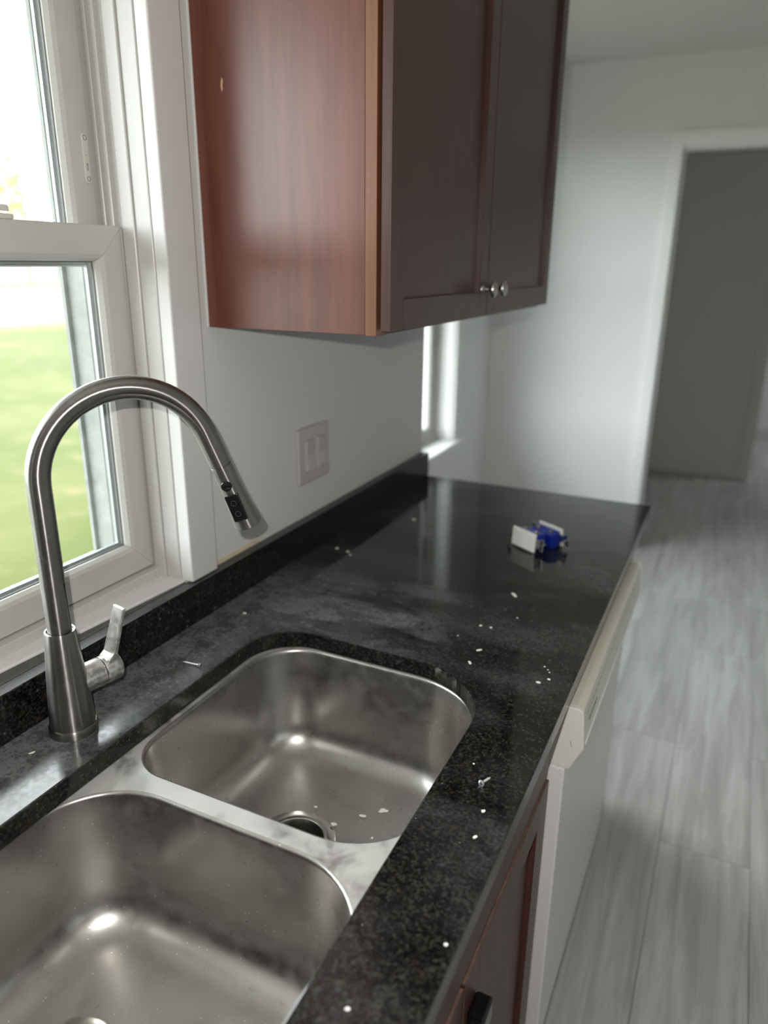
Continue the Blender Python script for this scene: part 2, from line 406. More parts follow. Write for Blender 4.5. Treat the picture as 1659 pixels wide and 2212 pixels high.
# kitchen window wall
KW = (0.115, 0.824, 0.975, 2.09)
struct(wall_with_hole('wall_left', 'x', WX, -0.205, -2.7, YE, 0, CEIL, [KW], 'wall'), 'light grey kitchen wall with the sash window and switch plate', 'wall')
struct(MB().box(-0.63, -0.205, YE - 0.13, YE, 0, CEIL).build('wall_nook_side', 'wall'), 'short return wall at the end of the worktop', 'wall')
NW = (2.02, 3.42, 0.64, 2.18)
struct(wall_with_hole('wall_nook', 'x', NX, -0.63, YE, YF, 0, CEIL, [NW], 'far_wall'), 'grey-white nook wall with the narrow bright window beyond the worktop', 'wall')
DO = (0.416, 1.32, 0.0, 2.044)
struct(wall_with_hole('wall_far', 'y', YF, YF + 0.12, -1.4, 3.4, 0, CEIL, [DO], 'far_wall'), 'white far wall with the open doorway', 'wall')
struct(MB().box(-1.3, 0.965, YH, YH + 0.12, 0, CEIL).build('wall_hall_far', 'hall_wall'), 'shaded beige back wall of the hall behind the doorway', 'wall')
struct(MB().box(-1.4, -1.3, YF + 0.12, 7.6, 0, CEIL).build('wall_hall_left', 'hall_wall'), 'dim left wall of the hall', 'wall')
struct(MB().box(-1.3, 3.4, 7.45, 7.6, 0, CEIL).build('wall_room_far', 'far_wall'), 'bright white wall seen past the hall corner', 'wall')
RW = [(6.4, 7.1, 0.9, 2.0)]  # unseen opening, added to light the room past the hall
struct(wall_with_hole('wall_right', 'x', 3.3, 3.45, -2.7, 7.6, 0, CEIL, RW, 'wall'), 'grey right-hand wall outside the picture', 'wall')
struct(wall_with_hole('wall_behind', 'y', -2.55, -2.7, -0.16, 3.45, 0, CEIL, [], 'wall'), 'grey wall behind the viewer', 'wall')
# portals at every opening
portal('portal_kitchen', (-0.215, (KW[0] + KW[1]) / 2, (KW[2] + KW[3]) / 2), (0, -math.pi / 2, 0), KW[3] - KW[2], KW[1] - KW[0])
portal('portal_nook', (-0.64, (NW[0] + NW[1]) / 2, (NW[2] + NW[3]) / 2), (0, -math.pi / 2, 0), NW[3] - NW[2], NW[1] - NW[0])
for k, h in enumerate(RW):
    portal('portal_right', (3.46, (h[0] + h[1]) / 2, (h[2] + h[3]) / 2), (0, math.pi / 2, 0), h[3] - h[2], h[1] - h[0])

# ---- door casing and baseboards
def bb(name, x0, x1, y0, y1, z0, z1, label, mat='trim', bevel=0.004):
    return struct(MB().box(x0, x1, y0, y1, z0, z1).build(name, mat, bevel=bevel), label, 'trim')
d1 = empty('door_1', (0.42, YF, 0), 'white painted casing around the open doorway', 'door frame', kind='structure')
MB().box(0.352, 0.412, YF - 0.018, YF, 0, 2.112).build('jamb_casing', 'trim_lit', d1, bevel=0.004)
MB().box(1.324, 1.384, YF - 0.018, YF, 0, 2.112).build('jamb_casing', 'trim_lit', d1, bevel=0.004)
MB().box(0.412, 1.324, YF - 0.018, YF, 2.044, 2.112).build('head_casing', 'trim_lit', d1, bevel=0.004)
MB().box(0.404, 0.419, YF, YF + 0.12, 0, 2.044).build('jamb', 'trim_lit', d1)
MB().box(1.317, 1.332, YF, YF + 0.12, 0, 2.044).build('jamb', 'trim_lit', d1)
MB().box(0.419, 1.317, YF, YF + 0.12, 2.032, 2.046).build('head_jamb', 'trim_lit', d1)
bb('baseboard_far', NX, 0.352, YF - 0.014, YF, 0, 0.09, 'white baseboard under the far wall')
bb('baseboard_hall', -1.3, 0.90, YH - 0.014, YH, 0, 0.09, 'shaded baseboard along the hall back wall', 'hall_wall')
bb('baseboard_room', 0.98, 3.3, 7.436, 7.45, 0, 0.09, 'white baseboard in the bright room past the hall')
bb('trim_1', 0.90, 0.975, YH - 0.018, YH, 0, CEIL, 'painted corner casing at the end of the hall wall', 'hall_wall')

# ---- kitchen window
def mitre_frame(parent, x_prof, y0, y1, z0, z1, mat, bottom_w=None, names=('stile', 'rail'), gap=0.0003):
    """x_prof: list of (d, x): d distance inward from outer edge, closed profile."""
    n = len(x_prof)
    def ring(side):
        A = []; B = []
        for d, x in x_prof:
            g = gap
            if side == 'top': A.append((x, y0 + d + g, z1 - d)); B.append((x, y1 - d - g, z1 - d))
            if side == 'bottom': A.append((x, y0 + d + g, z0 + d)); B.append((x, y1 - d - g, z0 + d))
            if side == 'left': A.append((x, y0 + d, z0 + d + g)); B.append((x, y0 + d, z1 - d - g))
            if side == 'right': A.append((x, y1 - d, z0 + d + g)); B.append((x, y1 - d, z1 - d - g))
        return A, B
    out = []
    for sd in ('left', 'right', 'bottom', 'top'):
        A, B = ring(sd)
        mb = MB(); mb.loops([A, B], True, True, True, smooth=False)
        out.append(mb.build(names[0] if sd in ('left', 'right') else names[1], mat, parent))
    return out
YJ = 0.812; YL = 0.127
w1 = empty('window_1', (-0.08, 0.47, 0.985), 'white vinyl double-hung window over the sink', 'window', kind='structure')
# outer vinyl frame with tracks (right jamb seen close)
def jamb_profile(sgn, yj):
    # list of (x, y) profile; sgn -1: right jamb (surfaces face -y)
    return None
fr = MB(); ext = MB()
def vbar(x0, x1, ya, yb, z0=0.985, z1=2.08): fr.box(x0, x1, min(ya, yb), max(ya, yb), z0, z1)
for sg, yj in ((1, YJ), (-1, YL)):
    vbar(-0.158, -0.018, yj + sg * 0.006, yj + sg * 0.0115)       # jamb liner backing
    vbar(-0.071, -0.048, yj - sg * 0.004, yj + sg * 0.008)        # inner stop
    vbar(-0.094, -0.088, yj - sg * 0.003, yj + sg * 0.008)        # track rib
    vbar(-0.112, -0.106, yj - sg * 0.001, yj + sg * 0.008)
    ext.box(-0.207, -0.1585, min(yj - sg * 0.002, yj + sg * 0.0115), max(yj - sg * 0.002, yj + sg * 0.0115), 0.985, 2.08)
    for xx, dd in ((-0.150, 0.003), (-0.168, 0.003), (-0.178, 0.001), (-0.2065, 0.009)): ext.box(xx - 0.0035, xx + 0.0035, min(yj - sg * dd, yj + sg * 0.008), max(yj - sg * dd, yj + sg * 0.008), 1.012, 2.08)
    vbar(-0.140, -0.118, yj - sg * 0.0075, yj + sg * 0.008)
    vbar(-0.104, -0.078, yj - sg * 0.0008, yj + sg * 0.008, 0.985, 1.558)
    vbar(-0.048, -0.018, yj - sg * 0.000, yj + sg * 0.008)
fr.box(-0.158, -0.018, YL, YJ, 2.07, 2.085)
fr.box(-0.158, -0.060, YL, YJ, 0.985, 1.004)
ext.box(-0.207, -0.118, YL, YJ, 0.985, 1.012)
ext.build('exterior_track', 'track', w1)
fr.build('window_frame', 'vinyl', w1, bevel=0.0012, seg=1)
# sashes
def sash(nm, xf, xb, y0, y1, z0, z1, wst):
    s = empty(nm, (0, 0, 0)); s.parent = w1; s.location = -Vector(w1.location)
    prof = [(0, xb), (0, xf - 0.002), (0.002, xf), (wst - 0.010, xf), (wst - 0.004, xf - 0.003), (wst, xf - 0.010), (wst, xb)]
    mitre_frame(s, prof, y0, y1, z0, z1, 'vinyl')
    xg = (xf - 0.012 + xb) / 2
    # glazing spacer and gasket just inside the frame
    prof2 = [(wst - 0.001, xg + 0.0065), (wst + 0.0014, xg + 0.0065), (wst + 0.0014, xg + 0.0042), (wst - 0.001, xg + 0.0042)]
    mitre_frame(s, prof2, y0, y1, z0, z1, 'gasket', names=('gasket', 'gasket'), gap=0)
    prof3 = [(wst - 0.001, xg - 0.001), (wst + 0.005, xg - 0.001), (wst + 0.005, xg - 0.006), (wst - 0.001, xg - 0.006)]
    mitre_frame(s, prof3, y0, y1, z0, z1, 'alum', names=('spacer', 'spacer'), gap=0)
    MB().box(xg + 0.001, xg + 0.004, y0 + wst - 0.004, y1 - wst + 0.004, z0 + wst - 0.004, z1 - wst + 0.004).build('pane', 'glass', s)
    return s
lower = sash('lower_sash', -0.075, -0.105, YL + 0.001, YJ - 0.0015, 1.006, 1.562, 0.051)
upper = sash('upper_sash', -0.114, -0.142, YL + 0.004, YJ - 0.008, 1.503, 2.066, 0.050)
for yy in (0.34, 0.598):
    lkm = MB().box(-0.102, -0.080, yy - 0.028, yy + 0.028, 1.5622, 1.5692)
    lkm.lathe((-0.091, yy, 1.5692), (0, 0, 1), [(0.010, 0), (0.010, 0.004), (0.007, 0.006)], 20, False, True)
    lkm.prism([(-0.097, yy - 0.012, 1.574), (-0.086, yy - 0.012, 1.574), (-0.083, yy + 0.022, 1.572), (-0.090, yy + 0.030, 1.572), (-0.097, yy + 0.022, 1.574)], (0, 0, 0.008), 0)
    lkm.build('sash_lock', 'lockplastic', lower, bevel=0.0015)
# tilt latch cover on the upper sash stile
tl = MB(); n = 14
ring = []
zc0, zc1, yc, rr = 1.626, 1.684, 0.7925, 0.0052
for k in range(n + 1): a = math.pi * k / n; ring.append((yc + rr * math.cos(a), zc1 + rr * math.sin(a)))
for k in range(n + 1): a = math.pi + math.pi * k / n; ring.append((yc + rr * math.cos(a), zc0 + rr * math.sin(a)))
tl.loops([[(-0.114, a, b) for a, b in ring], [(-0.1125, a, b) for a, b in ring], [(-0.1120, yc + (a - yc) * 0.85, b) for a, b in ring]], True, False, True, False)
tlo = tl.build('tilt_latch', 'lockplastic', upper)
emb = MB()
for zz in (1.683, 1.627): emb.lathe((-0.1121, yc, zz), (1, 0, 0), [(0.0036, 0), (0.0036, 0.0004), (0.0028, 0.0004), (0.0028, 0)], 18)
for zz in (1.640, 1.647): emb.lathe((-0.1121, yc, zz), (1, 0, 0), [(0.0017, 0), (0.0017, 0.0004), (0.0010, 0.0004), (0.0010, 0)], 12)
emb.box(-0.1121, -0.1117, yc - 0.0004, yc + 0.0004, 1.6415, 1.6455); emb.box(-0.1121, -0.1117, yc - 0.0022, yc + 0.0016, 1.6592, 1.6598)
emb.build('embossed_mark', 'gasket', tlo)
# stool (inner sill) with a front edge slightly out of square
st = MB(); st.prism([(-0.118, YL - 0.0, 0.966), (-0.034 - 0.020, YL, 0.966), (-0.0335, 0.46, 0.966), (-0.010, 0.826, 0.966), (-0.118, 0.826, 0.966)], (0, 0, 0.0215), 0)
struct(st.build('trim_2', 'trim', bevel=0.002), 'white painted sill board of the sink window', 'sill')
c3 = MB().box(-0.018, 0.0065, 0.8135, 0.883, 0.9855, 2.16)
struct(c3.build('trim_3', 'trim', bevel=0.0025), 'white flat casing board right of the sink window', 'trim')
struct(MB().box(-0.018, 0.0065, 0.056, 0.1255, 0.9855, 2.16).build('trim_4', 'trim', bevel=0.0025), 'white flat casing board at the hidden side of the sink window', 'trim')
struct(MB().box(-0.018, 0.0065, 0.1265, 0.8125, 2.083, 2.16).build('trim_5', 'trim', bevel=0.0025), 'white casing board over the sink window', 'trim')
# ---- nook window
w2 = empty('window_2', (-0.56, 2.82, 0.66), 'bright narrow-looking window in the nook past the worktop', 'window', kind='structure')
y0, y1, z0, z1 = NW
mitre_frame(w2, [(0, -0.63), (0, -0.565), (0.03, -0.565), (0.035, -0.575), (0.035, -0.63)], y0, y1, z0, z1, 'vinyl', names=('frame_stile', 'frame_rail'))
for (a, b, xx) in ((z0 + 0.035, (z0 + z1) / 2 + 0.02, -0.580), ((z0 + z1) / 2 - 0.02, z1 - 0.035, -0.606)):
    s = empty('nook_sash', (0, 0, 0)); s.parent = w2; s.location = -Vector(w2.location)
    mitre_frame(s, [(0, xx - 0.022), (0, xx), (0.04, xx), (0.045, xx - 0.008), (0.045, xx - 0.022)], y0 + 0.035, y1 - 0.035, a, b, 'vinyl')
    MB().box(xx - 0.014, xx - 0.011, y0 + 0.075, y1 - 0.075, a + 0.04, b - 0.04).build('pane', 'glass', s)
MB().box(-0.566, NX - 0.0002, y0 + 0.0005, y1 - 0.0005, z0 + 0.0005, z0 + 0.006).build('sill_liner', 'trim_lit', w2)
for (a, b) in ((y0 + 0.0005, y0 + 0.008), (y1 - 0.008, y1 - 0.0005)): MB().box(-0.566, NX - 0.0002, a, b, z0 + 0.006, z1 - 0.0005).build('jamb_liner', 'trim_lit', w2)
for (a, b, c, d) in ((y0 - 0.07, y0, z0 - 0.02, z1 + 0.07), (y1, y1 + 0.07, z0 - 0.02, z1 + 0.07), (y0, y1, z1, z1 + 0.07)):
    MB().box(NX, NX + 0.016, a, b, c, d).build('casing', 'trim_lit', w2, bevel=0.003)
MB().box(NX, NX + 0.045, y0 - 0.09, y1 + 0.09, z0 - 0.022, z0 + 0.006).build('stool', 'trim_lit', w2, bevel=0.004)

# ================================================================== BASE UNITS AND WORKTOP
ZT = 0.914; ZB = 0.884
CUT = dict(x0=0.137, x1=0.542, y0=0.088, y1=0.862, r=(0.135, 0.085, 0.085, 0.135))
inner = rrect(CUT['x0'], CUT['x1'], CUT['y0'], CUT['y1'], CUT['r'], 0, 18)
ox0, ox1, oy0, oy1 = 0.0005, 0.648, -0.55, YE
ccx, ccy = 0.34, 0.475
outer = []
for (x, y) in inner:
    dx, dy = x - ccx, y - ccy
    t = min([(ox1 - ccx) / dx if dx > 1e-9 else 1e9, (ox0 - ccx) / dx if dx < -1e-9 else 1e9, (oy1 - ccy) / dy if dy > 1e-9 else 1e9, (oy0 - ccy) / dy if dy < -1e-9 else 1e9])
    outer.append([ccx + dx * t, ccy + dy * t])
for cx, cy in ((ox0, oy0), (ox1, oy0), (ox1, oy1), (ox0, oy1)):
    k = min(range(len(outer)), key=lambda i: (outer[i][0] - cx) ** 2 + (outer[i][1] - cy) ** 2); outer[k] = [cx, cy]
ct = MB()
ct.loops([[(x, y, ZB) for x, y in inner], [(x, y, ZT) for x, y in inner], [(x, y, ZT) for x, y in outer], [(x, y, ZB) for x, y in outer], [(x, y, ZB) for x, y in inner]], True, smooth=False)
cto = ct.build('granite_worktop', 'granite', None)
bm = bmesh.new(); bm.from_mesh(cto.data)
bmesh.ops.remove_doubles(bm, verts=bm.verts, dist=1e-6)
ed = [e for e in bm.edges if len(e.link_faces) == 2 and e.calc_face_angle(0) > 0.9]
bmesh.ops.bevel(bm, geom=ed, offset=0.0022, segments=2, affect='EDGES', profile=0.5)
bmesh.ops.recalc_face_normals(bm, faces=bm.faces); bm.to_mesh(cto.data); bm.free()
tag(cto, 'dusty black speckled granite worktop with the sink cut-out', 'worktop')
bs = MB().box(-0.0005, 0.0155, 0.885, YE, ZT + 0.0003, 0.984)
bs = MB(); bs.prism([(-0.0075, YE, ZT + 0.0003), (0.0155, YE, ZT + 0.0003), (0.0155, -0.55, ZT + 0.0003), (-0.0075, -0.55, ZT + 0.0003)], (0, 0, 0.0697), 0)
bso = bs.build('granite_backsplash', 'granite_splash', None, bevel=0.0012, seg=1)
tag(bso, 'low black granite upstand along the wall behind the sink', 'backsplash')
# granite ledge strip in front of the sill (upstand is thicker under the window)
lg = MB(); lg.prism([(-0.058, 0.126, ZT + 0.04), (-0.0078, 0.126, ZT + 0.04), (-0.0078, 0.8125, ZT + 0.04), (-0.058, 0.8125, ZT + 0.04)], (0, 0, 0.026 - 0.0145), 0)
lgt = MB(); lgt.prism([(-0.055, 0.128, 0.9662), (-0.0078, 0.128, 0.9662), (-0.0078, 0.812, 0.9662), (-0.0115, 0.812, 0.9662), (-0.0345, 0.46, 0.9662), (-0.0552, 0.128, 0.9662)], (0, 0, 0.0176), 0)
lgt.build('sill_ledge', 'granite_splash', bso)
MB().box(-0.0079, -0.0066, 0.886, 1.035, 0.9842, 0.9925).build('torn_drywall_strip', 'drywall', bso)

# ---- sink
snk = empty('double_bowl_sink', (0.34, 0.475, 0.69), 'stainless steel undermount sink with two bowls and a low divider', 'sink')
ZD = 0.8835
B1 = dict(x0=0.146, x1=0.547, y0=0.492, y1=0.860, r=(0.135, 0.088, 0.062, 0.105))
B2 = dict(x0=0.130, x1=0.550, y0=0.088, y1=0.458, r=(0.115, 0.105, 0.088, 0.12))
def bowl(B, drain, depth=0.188):
    mb = MB(); L = []
    cx, cy = drain
    def lp(off, z): return [(x, y, ZD + z) for x, y in rrect(B['x0'], B['x1'], B['y0'], B['y1'], B['r'], off, 14)]
    for off, z in ((0.004, 0), (0.0022, -0.0004), (0.0008, -0.0016), (-0.0002, -0.0036), (-0.0008, -0.007), (-0.003, -0.03), (-0.006, -0.07), (-0.009, -0.105)): L.append(lp(off, z))
    fr_ = 0.052
    for k in range(0, 11):
        a = math.pi / 2 * k / 10
        L.append(lp(-0.010 - fr_ * (1 - math.cos(a)), -(depth - fr_) - fr_ * math.sin(a) + (0.0 if k < 10 else 0)))
    base = rrect(B['x0'], B['x1'], B['y0'], B['y1'], B['r'], -0.062, 14)
    for t in (0.25, 0.5, 0.75, 0.9, 1.0):
        l = []
        for x, y in base:
            a = math.atan2(y - cy, x - cx); qx, qy = cx + 0.060 * math.cos(a), cy + 0.060 * math.sin(a)
            l.append((x + (qx - x) * t, y + (qy - y) * t, ZD - depth - 0.006 * t))
        L.append(l)
    mb.loops(L, True, smooth=True)
    return mb.build('bowl', 'sink', snk, recalc=False)
D1 = (0.305, 0.652); D2 = (0.262, 0.256)
for B, D in ((B1, D1), (B2, D2)):
    bowl(B, D)
    zf = ZD - 0.188 - 0.006
    dr = MB()
    dr.lathe((D[0], D[1], zf), (0, 0, 1), [(0.0605, 0.0002), (0.058, 0.0016), (0.050, 0.0012), (0.0445, 0.0016), (0.0425, 0.0005), (0.041, -0.006), (0.038, -0.03), (0.036, -0.055)], 48)
    dro = dr.build('drain', 'steel_flange', snk, recalc=False)
    bsk = MB(); bsk.lathe((D[0], D[1], zf), (0, 0, 1), [(0.0362, -0.052), (0.030, -0.050), (0.010, -0.049), (0.0005, -0.049)], 32)
    bsk.lathe((D[0], D[1], zf), (0, 0, 1), [(0.004, -0.049), (0.004, -0.028), (0.007, -0.026), (0.0005, -0.024)], 16)
    bsk.build('strainer', 'dark' if D is D1 else 'steel_flange', dro)
dk = MB()
def plate_with_holes():
    # strips round the two bowls: front, back, near end, far end and divider, each following the bowl lips
    a1 = rrect(B1['x0'], B1['x1'], B1['y0'], B1['y1'], B1['r'], 0.004, 14); a2 = rrect(B2['x0'], B2['x1'], B2['y0'], B2['y1'], B2['r'], 0.004, 14)
    bm = bmesh.new()
    def loop(pts):
        vs = [bm.verts.new((x, y, ZD)) for x, y in pts]
        return [bm.edges.new((vs[i], vs[(i + 1) % len(vs)])) for i in range(len(vs))]
    E = loop([(0.100, 0.055), (0.586, 0.055), (0.586, 0.895), (0.100, 0.895)]) + loop(a1) + loop(a2)
    bmesh.ops.triangle_fill(bm, use_beauty=True, use_dissolve=False, edges=E)
    for f in bm.faces:
        if f.normal.z < 0: f.normal_flip()
    me = bpy.data.meshes.new('deck'); bm.to_mesh(me); bm.free()
    o = bpy.data.objects.new('deck', me); COL.objects.link(o); me.materials.append(MAT['sink_deck']); o.parent = snk; o.location = -Vector(snk.location); return o
plate_with_holes()

# ---- sink base cabinet
def shaker_door(parent, x0, x1, y0, y1, z0, z1, w, mat, name='door', edge=None):
    d = empty(name, (0, 0, 0)); d.parent = parent; d.location = -Vector(parent.location)
    MB().box(x0, x1, y0, y0 + w, z0, z1).build('stile', mat, d, bevel=0.0005, seg=1)
    MB().box(x0, x1, y1 - w, y1, z0, z1).build('stile', mat, d, bevel=0.0005, seg=1)
    MB().box(x0, x1, y0 + w + 0.0002, y1 - w - 0.0002, z1 - w, z1).build('rail', mat, d, bevel=0.0005, seg=1)
    MB().box(x0, x1, y0 + w + 0.0002, y1 - w - 0.0002, z0, z0 + w).build('rail', mat, d, bevel=0.0005, seg=1)
    MB().box(x0 + 0.002, x1 - 0.010, y0 + w - 0.004, y1 - w + 0.004, z0 + w - 0.004, z1 - w + 0.004).build('panel', mat, d)
    return d
sb = empty('sink_base_cabinet', (0.3, 0.49, 0), 'dark cherry sink base cabinet under the worktop front', 'cabinet')
body = MB(); body.box(0.03, 0.575, 0.098, 0.116, 0.1, 0.86); body.box(0.03, 0.575, 0.872, 0.89, 0.1, 0.86); body.box(0.03, 0.575, 0.116, 0.872, 0.1, 0.118)
body.build('carcass', 'cab_base', sb)
ff = MB(); ff.box(0.588, 0.6065, 0.098, 0.893, 0.735, 0.8836); ff.box(0.588, 0.6065, 0.098, 0.128, 0.10, 0.735); ff.box(0.588, 0.6065, 0.863, 0.893, 0.10, 0.735); ff.box(0.588, 0.6065, 0.128, 0.863, 0.10, 0.125)
ff.build('face_frame', 'cab_base', sb, bevel=0.001, seg=1)
MB().box(0.6066, 0.6250, 0.106, 0.888, 0.7475, 0.878).build('drawer_front', 'cab_base', sb, bevel=0.0012, seg=1)
MB().box(0.54, 0.56, 0.098, 0.893, 0.0, 0.10).build('toe_kick', 'cab_base', sb)
for ya, yb, kn in ((0.106, 0.4935, False), (0.4985, 0.888, True)):
    d = shaker_door(sb, 0.6080, 0.6280, ya, yb, 0.115, 0.742, 0.055, 'cab_base')
    MB().box(0.6238, 0.6276, ya + 0.001, yb - 0.001, 0.7421, 0.7427).build('worn_top_edge', 'cab_edge', d)
    MB().box(0.6090, 0.6274, ya - 0.0008, ya - 0.0001, 0.12, 0.735).build('worn_side_edge', 'cab_edge', d)
    ky = yb - 0.030 if not kn else ya + 0.030
    k = MB().box(0.6281, 0.6500, ky - 0.0175, ky + 0.0175, 0.650, 0.6835)
    ko = k.build('knob', 'blackgloss', d, bevel=0.004, seg=3); ko['label'] = 'glossy black square knob'

# ---- dishwasher
dwr = empty('dishwasher', (0.4, 1.24, 0), 'white dishwasher with ivory control strip beside the dark sink cabinet', 'dishwasher')
DY0, DY1 = 0.905, 1.568
MB().box(0.05, 0.60, DY0 + 0.01, DY1 - 0.01, 0.09, 0.855).build('tub', 'dw', dwr)
MB().box(0.612, 0.648, DY0, DY1, 0.125, 0.757).build('door_panel', 'dw', dwr, bevel=0.003)
prof = [(0.612, 0.869), (0.655, 0.869), (0.661, 0.8675), (0.6655, 0.863), (0.667, 0.857), (0.6715, 0.800), (0.652, 0.758), (0.612, 0.758)]
cp = MB(); cp.prism([(x, DY0 + 0.010, z) for x, z in prof], (0, DY1 - DY0 - 0.020, 0), 0)
cpo = cp.build('control_panel', 'dw_ivory', dwr, bevel=0.0012, seg=1)
for ya in (DY0, DY1 - 0.0099):
    ec = MB(); pr2 = [(x + (0.0015 if x > 0.62 else 0), z + (0.0012 if z > 0.76 else 0)) for x, z in prof]
    ec.prism([(x, ya, z) for x, z in pr2], (0, 0.0099, 0), 0); ec.build('end_cap', 'dw_cap', dwr, bevel=0.0012, seg=1)
# front fascia inset, bright lower lip and small printed marks
lip = MB(); lip.prism([(0.6712, DY0 + 0.02, 0.8015), (0.6735, DY0 + 0.02, 0.8005), (0.6735, DY0 + 0.02, 0.7985), (0.6708, DY0 + 0.02, 0.7985)], (0, DY1 - DY0 - 0.06, 0), 0); lip.build('fascia_lip', 'dw', cpo)
mk = MB()
def onface(z): return 0.667 + (0.857 - z) / (0.857 - 0.800) * 0.0045
for k in range(7):
    ya = DY0 + 0.05 + k * 0.0105; zz = 0.826
    L_ = 0.0045 + 0.002 * ((k * 3) % 4 == 0)
    mk.prism([(onface(zz - 0.0022) + 0.0003, ya, zz - 0.0022), (onface(zz - 0.0022) + 0.0003, ya + L_, zz - 0.0022), (onface(zz + 0.0022) + 0.0003, ya + L_, zz + 0.0022), (onface(zz + 0.0022) + 0.0003, ya, zz + 0.0022)], (0.0004, 0, 0), 0)
for k in range(24):
    ya = DY0 + 0.035 + k * 0.022
    mk.prism([(onface(0.845) + 0.0003, ya, 0.8446), (onface(0.845) + 0.0003, ya + 0.014, 0.8446), (onface(0.846) + 0.0003, ya + 0.014, 0.8453), (onface(0.846) + 0.0003, ya, 0.8453)], (0.0003, 0, 0), 0)
mko = mk.build('printed_mark', plain('fascia_print', (0.16, 0.16, 0.16), 0.5), cpo)
sc = MB(); sc.tube([(0.6525, DY0 - 0.0002, 0.812), (0.6532, DY0 - 0.0002, 0.806), (0.6556, DY0 - 0.0002, 0.800)], 0.0004, 6); sc.build('scratch', plain('scratch', (0.2, 0.19, 0.17), 0.6), dwr)
MB().box(0.55, 0.575, DY0 + 0.005, DY1 - 0.005, 0.0, 0.115).build('kick_plate', 'dw', dwr)
# ---- end cabinet beyond the dishwasher
eb = empty('end_base_cabinet', (0.3, 1.72, 0), 'narrow dark cherry cabinet past the dishwasher at the worktop end', 'cabinet')
MB().box(0.02, 0.60, 1.577, 1.855, 0.1, 0.8836).build('carcass', 'cab_base', eb)
shaker_door(eb, 0.601, 0.621, 1.582, 1.850, 0.12, 0.868, 0.05, 'cab_base')
MB().box(0.5, 0.54, 1.577, 1.855, 0.0, 0.1).build('toe_kick', 'cab_base', eb)
# cabinet on the near side of the sink, outside the picture, carries the worktop
nb = empty('near_base_cabinet', (0.3, -0.2, 0), 'dark cherry base cabinet at the near worktop end', 'cabinet')
MB().box(0.02, 0.60, -0.54, 0.05, 0.1, 0.8836).build('carcass', 'cab_base', nb)
shaker_door(nb, 0.601, 0.621, -0.53, 0.045, 0.12, 0.868, 0.05, 'cab_base')
MB().box(0.5, 0.54, -0.54, 0.05, 0.0, 0.1).build('toe_kick', 'cab_base', nb)

# ================================================================== WALL CABINET
uc = empty('wall_cabinet', (0.15, 1.39, 1.4085), 'cherry wall cabinet with two shaker doors and round knobs', 'cabinet')
CY0, CY1, CZ0, CZ1 = 0.918, 1.868, 1.4085, 2.30
MB().box(WX, 0.286, CY0, CY0 + 0.012, CZ0, CZ1).build('side_panel', 'cab_side', uc, bevel=0.0006, seg=1)
MB().box(WX, 0.283, CY1 - 0.012, CY1, CZ0, CZ1).build('side_panel', 'cab_side', uc, bevel=0.0006, seg=1)
MB().box(WX, 0.283, CY0 + 0.0121, CY1 - 0.0121, CZ0 + 0.012, CZ0 + 0.027).build('bottom_panel', 'cab_inside', uc)
MB().box(WX, 0.283, CY0 + 0.0121, CY1 - 0.0121, CZ1 - 0.02, CZ1).build('top_panel', 'cab_inside', uc)
MB().box(0.2862, 0.305, CY0 - 0.0002, CY0 + 0.038, CZ0 - 0.001, CZ1).build('frame_stile', 'cab_stile', uc, bevel=0.0006, seg=1)
MB().box(0.2832, 0.305, CY1 - 0.038, CY1, CZ0, CZ1).build('frame_stile', 'cab_door', uc)
MB().box(0.2832, 0.305, CY0 + 0.0382, CY1 - 0.0382, CZ0, CZ0 + 0.038).build('frame_rail', 'cab_door', uc)
MB().box(0.2832, 0.305, CY0 + 0.0382, CY1 - 0.0382, CZ1 - 0.038, CZ1).build('frame_rail', 'cab_door', uc)
MB().box(WX + 0.0, WX + 0.0025, CY0 - 0.0022, CY0 - 0.0001, CZ0 + 0.0, CZ1).build('paint_edge', 'trim', uc)
for ya, yb, ky in ((0.9165, 1.3685, 1.338), (1.3725, 1.868, 1.402)):
    d = shaker_door(uc, 0.3130, 0.3290, ya, yb, 1.4155, 2.295, 0.045, 'cab_door')
    kb = MB(); kb.lathe((0.3291, ky, 1.4655), (1, 0, 0), [(0.008, 0), (0.0075, 0.002), (0.0045, 0.005), (0.004, 0.014), (0.007, 0.018), (0.0135, 0.0205), (0.0155, 0.024), (0.0145, 0.0268), (0.010, 0.0290), (0.0005, 0.0300)], 32, True, True)
    kb.build('knob', 'pewter', d)
# worn chip on the side panel
ch = MB()
cpts = [(0, 0), (0.0022, 0.004), (0.0018, 0.010), (0.0032, 0.016), (0.0006, 0.021), (-0.0016, 0.014), (-0.0022, 0.006)]
ch.prism([(0.046 + a, CY0 - 0.0004, 1.753 + b * 0.9) for a, b in cpts], (0, 0.0003, 0), 0); ch.build('chip', plain('chipped_wood', (0.5, 0.32, 0.2), 0.8), uc)

# ================================================================== FAUCET
FX, FY = 0.066, 0.487
fc = empty('pull_down_faucet', (FX, FY, ZT), 'brushed nickel gooseneck faucet with pull-down spray head', 'faucet')
b = MB(); b.lathe((FX, FY, ZT), (0, 0, 1), [(0.0310, 0.0), (0.0312, 0.002), (0.0310, 0.0095), (0.0300, 0.0115), (0.0285, 0.0120)], 48, True, False); b.build('base_ring', 'nickel', fc)
b = MB(); b.lathe((FX, FY, ZT), (0, 0, 1), [(0.0287, 0.0118), (0.0288, 0.018), (0.0272, 0.045), (0.0245, 0.085), (0.0212, 0.125), (0.0192, 0.1465), (0.0188, 0.1480), (0.0166, 0.1482), (0.0162, 0.1472), (0.0160, 0.1455), (0.0149, 0.1450)], 48); b.build('body', 'nickel', fc)
TH = math.radians(60); U = Vector((math.cos(TH), math.sin(TH), 0)); O = Vector((FX, FY, 0))
def sp(s, z): return O + U * s + Vector((0, 0, z))
